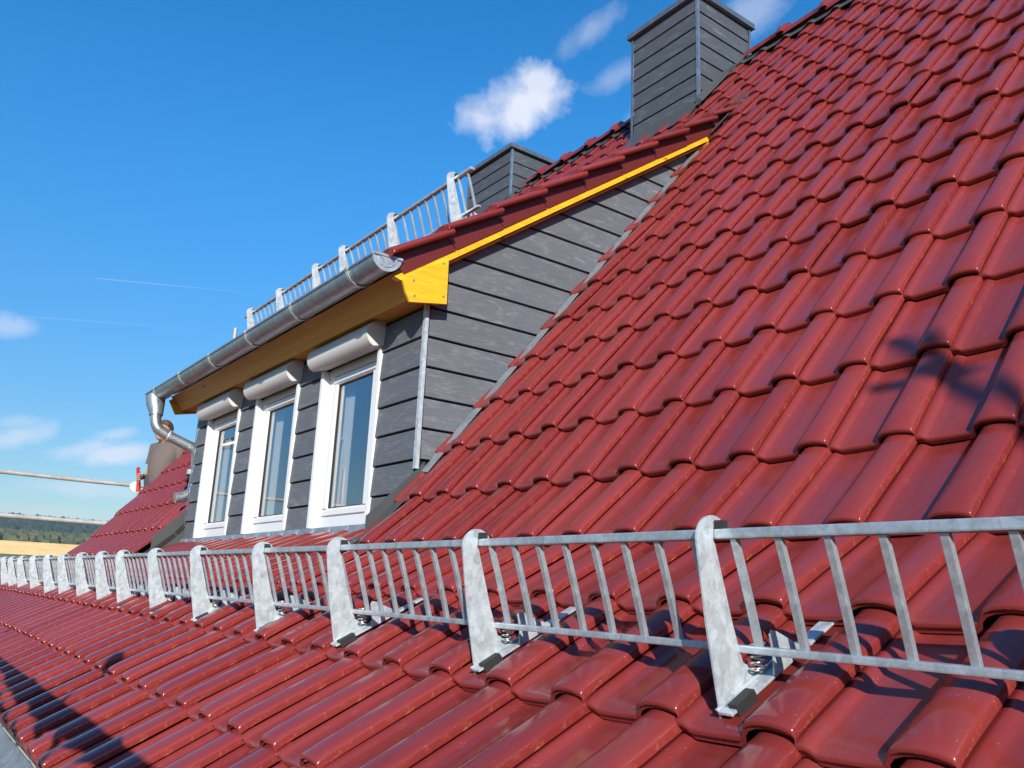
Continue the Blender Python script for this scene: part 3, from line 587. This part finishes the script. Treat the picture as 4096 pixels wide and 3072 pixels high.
# barge board, box end, fascia, soffit
bz = lambda x: 1.635 + .7160 * (x - 2.073)
mb = MB(); mb.prism_y([(1.74, bz(1.74) + .03), (4.03, bz(4.03) + .03), (4.05, bz(4.05) - .018), (2.024, bz(2.024) - .022), (1.775, bz(1.775) - .006)], 3.352, 3.386); mb.build('barge_board', 'yellow_timber', dr, bevel=.001)
mb = MB(); mb.prism_y([(2.02, bz(2.02) - .026), (4.0, bz(4.0) - .026), (4.0, bz(4.0) - .04), (2.02, bz(2.02) - .04)], 3.388, 3.44); mb.build('verge_soffit', 'fascia_timber', dr)
mb = MB(); mb.prism_y([(1.786, 1.432), (1.777, 1.414), (1.797, 1.359), (1.823, 1.314), (2.027, 1.352), (2.023, 1.588)], 3.334, 3.3505); eb = mb.build('end_board', 'yellow_timber', dr, bevel=.0012)
for (x, z) in ((1.995, 1.555), (1.835, 1.425), (1.845, 1.350), (2.005, 1.385)):
    mb = MB(); mb.tube([(x, 3.335, z), (x, 3.3325, z)], .006, 8); mb.build('screw', 'screw_steel', eb)
mb = MB(); mb.prism_y([(1.862, 1.358), (1.775, 1.478), (1.795, 1.492), (1.885, 1.370)], 3.366, 7.275); mb.build('fascia', 'fascia_timber', dr, bevel=.001)
mb = MB(); mb.box((1.874, 3.366, 1.372), (XF + .02, 7.25, 1.384)); mb.build('soffit', 'fascia_timber', dr)
mb = MB(); mb.box((1.90, 3.366, 1.3735 - .012), (2.02, YC - .02, 1.371)); mb.build('soffit_return', 'fascia_timber', dr)
mb = MB(); mb.prism_y([(1.777, 1.414), (1.823, 1.330), (2.02, 1.372), (4.05, bz(4.05)), (4.03, bz(4.03) + .03), (1.76, bz(1.76) + .03)], 7.255, 7.275); mb.build('barge_board', 'yellow_timber', dr)
gutter('gutter', 'shiny half-round zinc gutter with end cap along the dormer eaves', 1.690, 1.500, .0735, 3.338, 7.466, [3.612, 4.333, 5.048, 5.775, 6.488, 7.21])
# lead strip where the dormer roof runs out on the main slope
mb = MB(); mb.loft([(3.98, 3.30, 3.03), (4.40, 3.30, 3.52), (4.40, 3.30, 3.53), (3.98, 3.30, 3.045)], [(4.02, 3.42, 3.02), (4.40, 3.42, 3.51), (4.40, 3.42, 3.52), (4.02, 3.42, 3.03)]); mb.build('valley_flashing', 'lead_grey', dr)
pit, _ = tile_pose(DR[1], DR[2]); s = surface(DR[1], DR[2], .125, .006)
snow_guard('snow_guard', 'short galvanised snow guard on the dormer roof above the gutter', [3.416, 4.058, 4.696, 5.11, 5.753, 6.363], s, pit, 3.262, 6.55, 1.07)
# downpipe
t = thing('downpipe', 'shiny zinc downpipe bending back from the gutter to the dormer corner', 'downpipe', (2.04, 7.15, .6)); yp = 7.155
mb = MB(); mb.tube([(1.655, 7.28, 1.452), (1.655, 7.26, 1.40), (1.662, 7.22, 1.318), (1.663, 7.215, 1.29)], [.078, .074, .056, .054], 18); mb.build('outlet_funnel', 'zinc', t, smooth=40)
def arc(pts, n=6):            # Catmull-Rom through points
    P = [Vector(p) for p in pts]; out = []
    for i in range(len(P) - 1):
        p0, p1, p2, p3 = P[max(i - 1, 0)], P[i], P[i + 1], P[min(i + 2, len(P) - 1)]
        for k in range(n): u = k / n; out.append(.5 * ((2 * p1) + (p2 - p0) * u + (2 * p0 - 5 * p1 + 4 * p2 - p3) * u * u + (3 * p1 - p0 - 3 * p2 + p3) * u ** 3))
    return out + [P[-1]]
mb = MB(); mb.tube(arc([(1.663, 7.215, 1.31), (1.665, 7.21, 1.25), (1.690, 7.20, 1.185), (1.755, 7.19, 1.143), (1.80, 7.185, 1.125)]), .044, 18); e = mb.build('elbow', 'pipe_zinc', t, smooth=50)
mb = MB(); mb.tube([(1.775, 7.19, 1.135), (1.785, 7.187, 1.131)], .049, 18); mb.build('collar', 'galvanised', e, smooth=50)
mb = MB(); mb.tube([(1.79, 7.187, 1.129), (1.96, 7.165, 1.062)], .042, 18); mb.build('sloping_pipe', 'zinc', t, smooth=50)
mb = MB(); mb.tube(arc([(1.94, 7.167, 1.07), (1.99, 7.16, 1.045), (2.012, yp, 1.01), (2.022, yp, .95), (2.022, yp, .90)]), .044, 18); mb.build('elbow', 'pipe_zinc', t, smooth=50)
mb = MB(); mb.tube([(2.022, yp, .92), (2.022, yp, .74)], .042, 18); mb.build('pipe', 'zinc', t, smooth=50)
mb = MB(); mb.tube(arc([(2.022, yp, .76), (2.018, yp, .71), (1.995, yp, .672), (1.945, yp, .645), (1.885, yp, .630)]), .044, 18); mb.build('shoe', 'pipe_zinc', t, smooth=50)
mb = MB(); mb.tube([(2.022, yp, .845), (2.022, yp, .865)], .048, 16); mb.box((1.955, yp - .012, .835), (1.985, yp + .012, .875)); mb.box((2.03, 7.06, .845), (2.06, yp, .865)); mb.build('pipe_clip', 'galvanised', t)
# ------------------------------------------------------------------ chimneys
def chimney(x0, x1, y0, y1, zb0, zt0, label, zl):
    t = thing('chimney', label, 'chimney', ((x0 + x1) / 2, (y0 + y1) / 2, zb0), 'grey boarded chimneys on the ridge')
    mb = MB(); mb.box((x0 + .012, y0 + .012, zb0 - .5), (x1 - .012, y1 - .012, zt0)); mb.build('core', 'backing_black', t)
    lo = zb0 + .012
    zs = [lo] + sorted(z for z in zl if lo + .02 < z < zt0 - .02) + [zt0 - .002]
    for a, b in zip(zs[:-1], zs[1:]):
        g_ = .005
        mb = MB(); mb.prism_y([(x0 - .010, a + g_), (x0 - .002, b - g_), (x0 + .011, b - g_), (x0 + .011, a + g_)], y0 + .012, y1 - .012); mb.build('wall_board', 'slate_board', t, bevel=.0012)
        poly = clip([(x0 + .012, a + g_), (x1 - .012, a + g_), (x1 - .012, b - g_), (x0 + .012, b - g_)], 1.2305, -1, 1.2305 * 1.856 - .386 + .04)
        for (yy, s) in ((y0, -1), (y1, 1)):
            if len(poly) < 3: continue
            mb = MB(); th = lambda z: .002 + .008 * (b - z) / (b - a)
            mb.loft([(x, yy + s * th(z), z) for x, z in poly], [(x, yy - s * .011, z) for x, z in poly]); mb.build('wall_board', 'slate_board', t, bevel=.0012)
        mb = MB(); mb.box((x1 - .011, y0 + .012, a + g_), (x1 + .006, y1 - .012, b - g_)); mb.build('wall_board', 'slate_board', t)
    for (x, y, sx, sy) in ((x0, y0, 1, 1), (x0, y1, 1, -1), (x1, y0, -1, 1), (x1, y1, -1, -1)):
        zc = max(zb0, MAINZ(min(x, 5.16)) - .01) if sx < 0 else zb0 - .03
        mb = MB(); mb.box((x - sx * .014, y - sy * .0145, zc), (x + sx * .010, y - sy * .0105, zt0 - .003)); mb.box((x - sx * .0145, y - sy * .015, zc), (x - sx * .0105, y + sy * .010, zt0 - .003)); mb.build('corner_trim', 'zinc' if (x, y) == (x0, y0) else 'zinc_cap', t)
    o_ = .042; mb = MB(); mb.box((x0 - o_, y0 - o_, zt0), (x1 + o_, y1 + o_, zt0 + .012)); mb.box((x0 - o_ - .002, y0 - o_ - .002, zt0 - .018), (x1 + o_ + .002, y1 + o_ + .002, zt0 - .0005)); mb.box((x0 - o_, y0 - o_, zt0 + .0125), (x1 + o_, y1 + o_, zt0 + .034)); mb.build('cap', 'zinc_cap', t, bevel=.002)
    # dark lead soaker round the foot
    mb = MB(); mb.loft([(x0 - .16, y0 - .03, MAINZ(x0 - .16) + .012), (x0 - .16, y1 + .03, MAINZ(x0 - .16) + .012), (x0 - .012, y1 + .03, zb0 + .03), (x0 - .012, y0 - .03, zb0 + .03)], [(x0 - .16, y0 - .03, MAINZ(x0 - .16) + .018), (x0 - .16, y1 + .03, MAINZ(x0 - .16) + .018), (x0 - .012, y1 + .03, zb0 + .04), (x0 - .012, y0 - .03, zb0 + .04)])
    xe = 5.08; mb.loft([(x0 - .05, y0 - .012, MAINZ(x0) - .04), (xe, y0 - .012, MAINZ(xe)), (xe, y0 - .012, MAINZ(xe) + .06), (x0 - .05, y0 - .012, MAINZ(x0) + .05)], [(x0 - .05, y0 - .085, MAINZ(x0) - .02), (xe, y0 - .085, MAINZ(xe) + .02), (xe, y0 - .080, MAINZ(xe) + .028), (x0 - .05, y0 - .080, MAINZ(x0) - .012)]); mb.build('flashing', 'lead_grey', t)
chimney(4.734, 5.408, 4.054, 4.808, 3.915, 4.962, 'tall grey boarded chimney with metal corner strips directly behind the dormer edge', [4.804 - .1495 * k for k in range(-2, 8)])
chimney(5.035, 5.64, 7.06, 7.93, 4.20, 4.945, 'farther grey boarded chimney half hidden behind the dormer snow guard', [4.765 - .1495 * k for k in range(-2, 6)])
# ------------------------------------------------------------------ scaffold round the house
def couple(mb, x, y, z): mb.box((x - .04, y - .04, z - .035), (x + .04, y + .04, z + .035)); mb.tube([(x + .03, y + .05, z), (x + .075, y + .05, z)], .010, 6)
sc = thing('scaffold', 'scaffold with pale tube rails and timber toe board past the far gable', 'scaffold', (2.4, 10.6, -7.0))
for (z, r, x0, x1) in ((1.068, .0245, -1.2, 6.4), (.590, .0262, -1.2, 6.4)):
    mb = MB(); mb.tube([(x0 + (x1 - x0) * k / 12, 10.95 + .004 * math.sin(k * 1.7), z + .003 * math.sin(k * 2.3) - .008 * (k - 6) / 6) for k in range(13)], r, 14); mb.build('guard_rail', 'scaffold_tube', sc, smooth=50)
mb = MB(); mb.box((-1.2, 10.915, .178), (6.4, 10.945, .322)); mb.build('toe_board', 'raw_plank', sc, bevel=.002)
for k in range(3): mb = MB(); mb.box((-1.2, 10.19 + .245 * k, .085), (6.4, 10.425 + .245 * k, .130 - .004 * (k % 2))); mb.build('deck_plank', 'deck_plank', sc, bevel=.003)
for x, zt_ in ((-1.1, 1.6), (3.385, 3.31), (6.3, 3.3)):
    mb = MB(); mb.tube([(x, 11.0, -7), (x, 11.0, zt_)], .0245, 14); mb.build('standard', 'scaffold_tube', sc, smooth=50)
for x in (-1.1, 1.15, 3.385, 6.3): mb = MB(); mb.tube([(x, 10.15, .055), (x, 11.02, .055)], .024, 10); mb.build('ledger', 'scaffold_tube', sc, smooth=50)
se = thing('scaffold', 'scaffold with a single top rail standing along the eaves gutter', 'scaffold', (-.05, 2, -7.0))
for k in range(2): mb = MB(); mb.box((-.27 + .29 * k, -6, -.83), (.01 + .29 * k, 11, -.785)); mb.build('deck_plank', 'deck_plank', se, bevel=.003)
mb = MB(); mb.tube([(-.30, -6, .190), (-.30, 11, .190)], .0242, 14); mb.build('guard_rail', 'scaffold_tube', se, smooth=50)
mb = MB(); mb.tube([(-.30, -6, -.31), (-.30, 11, -.31)], .0242, 12); mb.build('guard_rail', 'scaffold_tube', se, smooth=50)
for y, zt_ in ((-5.0, .5), (-2.53, 2.50), (4.6, .42), (7.1, .42), (9.6, .42)):
    mb = MB(); mb.tube([(-.345, y, -7), (-.345, y, zt_)], .0242, 14)
    if zt_ > 1:  # tall unseen pole, its coupler and stub added to cast a shadow on the tiles
        couple(mb, -.345, y, zt_ - .24); mb.tube([(-.345, y, zt_ - .27), (-.345, y + .17, zt_ - .24)], .0242, 12)
    mb.build('standard', 'scaffold_tube', se, smooth=50)
for y in (-5.0, -2.53, 4.6, 7.1, 9.6): mb = MB(); mb.tube([(-.39, y + .05, -.855), (.34, y + .05, -.855)], .022, 10); mb.build('ledger', 'scaffold_tube', se, smooth=50)
mb = MB(); mb.tube([(-.30, 2.05, .19), (-.30, 2.02, .34), (-.30, 1.99, .405)], [.007, .009, .014], 8); mb.tube(arc([(-.30, 1.99, .40), (-.30, 1.975, .44), (-.30, 1.965, .48), (-.30, 1.96, .51)]), [.014] * 4 + [.03] * 8 + [.024] * 6 + [.005], 10); mb.build('shadow_knob', 'scaffold_tube', se, smooth=50)  # unseen knob on a thin stem, added for its blob of shadow
pts = [(-.30 + rng.uniform(-.012, .012), y, .165 + rng.uniform(-.012, .012)) for y in np.arange(.95, 3.2, .06)]; mb = MB(); mb.tube(pts, [.030 + .022 * abs(math.sin(1.7 * i) * math.cos(.6 * i)) for i in range(len(pts))], 9); mb.build('shadow_roll', 'rope_cloth', se, smooth=60)  # unseen lumpy roll added under the rail to broaden its shadow band
# made-up cord loops, unseen, hung from the rail to cast curly shadows
for i in range(6):
    y = 1.55 + .24 * i + rng.uniform(-.04, .04); w_ = rng.uniform(.10, .24); d_ = rng.uniform(.10, .24); pts = [(-.31 + rng.uniform(-.01, .01), y + w_ * k / 8, .20 - d_ * math.sin(math.pi * k / 8) + rng.uniform(-.015, .015)) for k in range(9)]
    mb = MB(); mb.tube(arc(pts, 4), .012, 8); mb.build('shadow_cord', 'rope_cloth', se, smooth=60)
# ------------------------------------------------------------------ house body under the roof
hb = thing('house', 'plain rendered house walls under the tiled roof', 'house', (5.1, 4, -7.0))
mb = MB(); mb.prism_y([(.95, -7), (.95, -.62), (1.62, -.02), (5.16, 4.2), (9.4, -.42), (9.4, -7)], YF - .25, YF - .05); mb.build('gable_wall', 'render_wall', hb)
mb = MB(); mb.prism_y([(.95, -7), (.95, -.62), (1.62, -.02), (5.16, 4.2), (9.4, -.42), (9.4, -7)], YN + .05, YN + .25); mb.build('gable_wall', 'render_wall', hb)
mb = MB(); mb.box((.95, YN + .26, -7), (1.2, YF - .26, -.55)); mb.build('eaves_wall', 'render_wall', hb)
mb = MB(); mb.box((9.2, YN + .26, -7), (9.4, YF - .26, -.55)); mb.build('eaves_wall', 'render_wall', hb)
# ------------------------------------------------------------------ roofer on the far scaffold
def skin_mesh(name, verts, edges, radii, sub=2, root=0):
    me = bpy.data.meshes.new(name); me.from_pydata(verts, edges, []); o = bpy.data.objects.new(name, me); COL.objects.link(o)
    md = o.modifiers.new('skin', 'SKIN'); md.use_smooth_shade = True; md.branch_smoothing = .6
    for i, r in enumerate(radii): sv = me.skin_vertices[0].data[i]; sv.radius = r if isinstance(r, tuple) else (r, r); sv.use_root = (i == root)
    sb = o.modifiers.new('sub', 'SUBSURF'); sb.levels = sub; sb.render_levels = sub
    dg = bpy.context.evaluated_depsgraph_get(); ev = bpy.data.meshes.new_from_object(o.evaluated_get(dg)); ev.name = name
    bpy.data.objects.remove(o); bpy.data.meshes.remove(me); ev.shade_smooth(); return ev
PB = Vector((2.60, 10.50, .13)); FACE = R(-62)
per = bpy.data.objects.new('person', None)
# joints, facing -Y; x is the person's left
J = {'pel': (0, .02, .95), 'waist': (0, .0, 1.08), 'chest': (0, .0, 1.28), 'neck0': (0, -.02, 1.42), 'neck1': (0, -.06, 1.475), 'head0': (0, -.115, 1.525), 'head1': (0, -.125, 1.59), 'head2': (0, -.095, 1.645), 'nose': (0, -.245, 1.535), 'earl': (.092, -.09, 1.575), 'earr': (-.092, -.09, 1.575), 'chin': (0, -.19, 1.475),
     'shl': (.18, .01, 1.38), 'ell': (.245, .08, 1.12), 'wrl': (.23, -.10, .95), 'shr': (-.18, .0, 1.38), 'elr': (-.25, .02, 1.10), 'wrr': (-.185, -.135, 1.0), 'plr': (-.17, -.19, 1.0), 'pll': (.22, -.15, .89),
     'hil': (.10, .02, .93), 'knl': (.11, -.01, .52), 'anl': (.12, .03, .10), 'tol': (.13, -.12, .04), 'hir': (-.10, .02, .93), 'knr': (-.11, -.03, .52), 'anr': (-.12, .02, .10), 'tor': (-.13, -.13, .04)}
E_ = [('pel', 'waist'), ('waist', 'chest'), ('chest', 'neck0'), ('neck0', 'neck1'), ('neck1', 'head0'), ('head0', 'head1'), ('head1', 'head2'), ('head0', 'chin'), ('head1', 'nose'), ('head1', 'earl'), ('head1', 'earr'), ('chest', 'shl'), ('shl', 'ell'), ('ell', 'wrl'), ('wrl', 'pll'), ('chest', 'shr'), ('shr', 'elr'), ('elr', 'wrr'), ('wrr', 'plr'),
      ('pel', 'hil'), ('hil', 'knl'), ('knl', 'anl'), ('anl', 'tol'), ('pel', 'hir'), ('hir', 'knr'), ('knr', 'anr'), ('anr', 'tor')]
RD = {'pel': (.12, .09), 'waist': (.11, .09), 'chest': (.11, .08), 'neck0': .062, 'neck1': .06, 'head0': (.082, .092), 'head1': (.092, .108), 'head2': (.078, .09), 'nose': .015, 'earl': .02, 'earr': .02, 'chin': .045, 'shl': .062, 'ell': .045, 'wrl': .03, 'pll': .038, 'shr': .062, 'elr': .045, 'wrr': .03, 'plr': .036, 'hil': .085, 'knl': .055, 'anl': .04, 'tol': .04, 'hir': .085, 'knr': .055, 'anr': .04, 'tor': .04}
fing = []
for side, wr, pl, sgn in (('r', 'wrr', 'plr', -1), ('l', 'wrl', 'pll', 1)):
    p, q = Vector(J[wr]), Vector(J[pl]); d = (q - p).normalized(); cr = Vector((0, 0, 1)) if side == 'r' else Vector((0, -1, 0)); inn = Vector((1, 0, 0)) if side == 'r' else Vector((-1, 0, 0))
    for k in range(4):
        off = cr * (.030 - .020 * k); ln = (.036, .041, .038, .030)[k]
        a = q + off + d * .02; b = a + d * ln + inn * .012; c = b + inn * .032 + d * -.004; e = c - d * .028
        for i, v in enumerate((a, b, c, e)): J[f'{side}{k}{i}'] = tuple(v); RD[f'{side}{k}{i}'] = .0095 - .0006 * i
        E_ += [(pl, f'{side}{k}0')] + [(f'{side}{k}{i}', f'{side}{k}{i+1}') for i in range(3)]
    a = p + d * .03 + cr * .03 + inn * .02; b = a + d * .03 + inn * .03; c = b + d * .028 + inn * .005
    for i, v in enumerate((a, b, c)): J[f'{side}t{i}'] = tuple(v); RD[f'{side}t{i}'] = .0105
    E_ += [(pl, f'{side}t0'), (f'{side}t0', f'{side}t1'), (f'{side}t1', f'{side}t2')]
def sk(name, names, edges, rad, mat, parent, sub=2):
    ix = {n: i for i, n in enumerate(names)}; me = skin_mesh(name, [J[n] for n in names], [(ix[a], ix[b]) for a, b in edges], [rad[n] for n in names], sub); me.materials.append(MATS[mat]); o = bpy.data.objects.new(name, me); COL.objects.link(o); o.parent = parent; return o
body = sk('person', list(J), E_, RD, 'skin', None); bpy.data.objects.remove(per)
body.location = (PB.x, PB.y, PB.z + Z0); body.rotation_euler = (0, 0, FACE); tag(body, 'man in a dark grey polo shirt standing on the far scaffold behind the downpipe', 'person'); BASE[body.name] = PB
J['slr'] = tuple(Vector(J['shr']).lerp(Vector(J['elr']), .70)); J['sll'] = tuple(Vector(J['shl']).lerp(Vector(J['ell']), .70))
mbs = MB(); n = 20; rings = [(.86, .155, .125, .0), (.93, .165, .145, -.01), (1.02, .170, .155, -.02), (1.10, .173, .160, -.025), (1.20, .182, .155, -.022), (1.29, .195, .138, -.01), (1.36, .20, .118, .0), (1.405, .165, .095, .0), (1.435, .10, .078, -.01), (1.452, .072, .070, -.012)]
V = [(rx * math.cos(2 * math.pi * j / n), cy + ry * math.sin(2 * math.pi * j / n), z) for (z, rx, ry, cy) in rings for j in range(n)]
mbs.add(V, [(i * n + j, i * n + (j + 1) % n, (i + 1) * n + (j + 1) % n, (i + 1) * n + j) for i in range(len(rings) - 1) for j in range(n)])
for s_, e_ in (('shl', 'sll'), ('shr', 'slr')):
    p, q = Vector(J[s_]), Vector(J[e_]); inn = Vector((0, 0, 1.36)); mbs.tube([p.lerp(Vector((0, 0, 1.37)), .45), p + Vector((0, 0, -.005)), p.lerp(q, .5), q], [.085, .084, .076, .078], 14)
me = mbs.mesh('shirt', smooth=60); me.materials.append(MATS['shirt_cloth']); put(bpy.data.objects.new('shirt', me), body)
mbs = MB(); mbs.tube([(.074 * math.cos(a), -.015 + .078 * math.sin(a), 1.452 + .020 * math.sin(a)) for a in np.linspace(-.35 * math.pi, 1.35 * math.pi, 20)], .017, 8); me = mbs.mesh('collar', smooth=60); me.materials.append(MATS['shirt_cloth']); o = put(bpy.data.objects.new('collar', me), body)
sk('trousers', ['pel', 'hil', 'knl', 'anl', 'hir', 'knr', 'anr'], [('pel', 'hil'), ('hil', 'knl'), ('knl', 'anl'), ('pel', 'hir'), ('hir', 'knr'), ('knr', 'anr')], {'pel': (.162, .125), 'hil': .10, 'knl': .075, 'anl': .062, 'hir': .10, 'knr': .075, 'anr': .062}, 'trouser_cloth', body)
J['hr0'] = (0, -.125, 1.632); J['hr1'] = (0, -.07, 1.665); J['hr2'] = (0, -.015, 1.615); J['hr3'] = (0, -.01, 1.545)
sk('hair', ['hr0', 'hr1', 'hr2', 'hr3'], [('hr0', 'hr1'), ('hr1', 'hr2'), ('hr2', 'hr3')], {'hr0': (.084, .065), 'hr1': (.088, .07), 'hr2': (.086, .06), 'hr3': (.06, .035)}, 'hair', body)
for s in (-1, 1):
    sk('shoe', ['an' + ('l' if s > 0 else 'r'), 'to' + ('l' if s > 0 else 'r')], [('an' + ('l' if s > 0 else 'r'), 'to' + ('l' if s > 0 else 'r'))], {'anl': .055, 'tol': .045, 'anr': .055, 'tor': .045}, 'shoe_leather', body)
mw = Matrix.Translation((PB.x, PB.y, PB.z)) @ Matrix.Rotation(FACE, 4, 'Z')
hand = mw @ (Vector(J['plr']) + Vector((.022, -.035, 0)))
tl = thing('cutting_tool', 'red hand-held cutting tool with a pale disc in the man\'s hand', 'tool', hand)
mb = MB(); mb.tube([hand + Vector((-.025, -.005, .105)), hand + Vector((-.012, 0, .06)), hand, hand + Vector((.012, 0, -.08)), hand + Vector((.02, 0, -.17))], [.016, .021, .02, .024, .026], 12); mb.tube([hand + Vector((-.03, 0, .108)), hand + Vector((.0, 0, .09))], [.012, .018], 10); mb.build('handle', 'red_paint', tl, smooth=50)
mb = MB(); mb.tube([hand + Vector((-.015, .02, -.115)), hand + Vector((-.015, .034, -.115))], .062, 20); mb.build('disc', 'white_disc', tl, smooth=40)
mb = MB(); mb.box(hand + Vector((.004, -.035, -.10)), hand + Vector((.026, -.022, -.06))); mb.build('switch', 'rubber_black', tl, bevel=.002)
hz = bpy.data.materials.new('haze_air'); hz.use_nodes = True; t = hz.node_tree; t.nodes.clear(); pv = t.nodes.new('ShaderNodeVolumePrincipled'); pv.inputs['Color'].default_value = (.62, .76, 1, 1); pv.inputs['Density'].default_value = .00022; pv.inputs['Anisotropy'].default_value = .2; ou = t.nodes.new('ShaderNodeOutputMaterial'); t.links.new(pv.outputs[0], ou.inputs['Volume']); MATS['haze_air'] = hz
mb = MB(); mb.box((-7000, -7000, -9), (7000, 7000, 90)); tag(mb.build('haze', 'haze_air'), None, None, kind='stuff')
SC.cycles.use_denoising = True
SC.cycles.max_bounces = 8; SC.cycles.transparent_max_bounces = 12; SC.cycles.caustics_reflective = False; SC.cycles.caustics_refractive = False
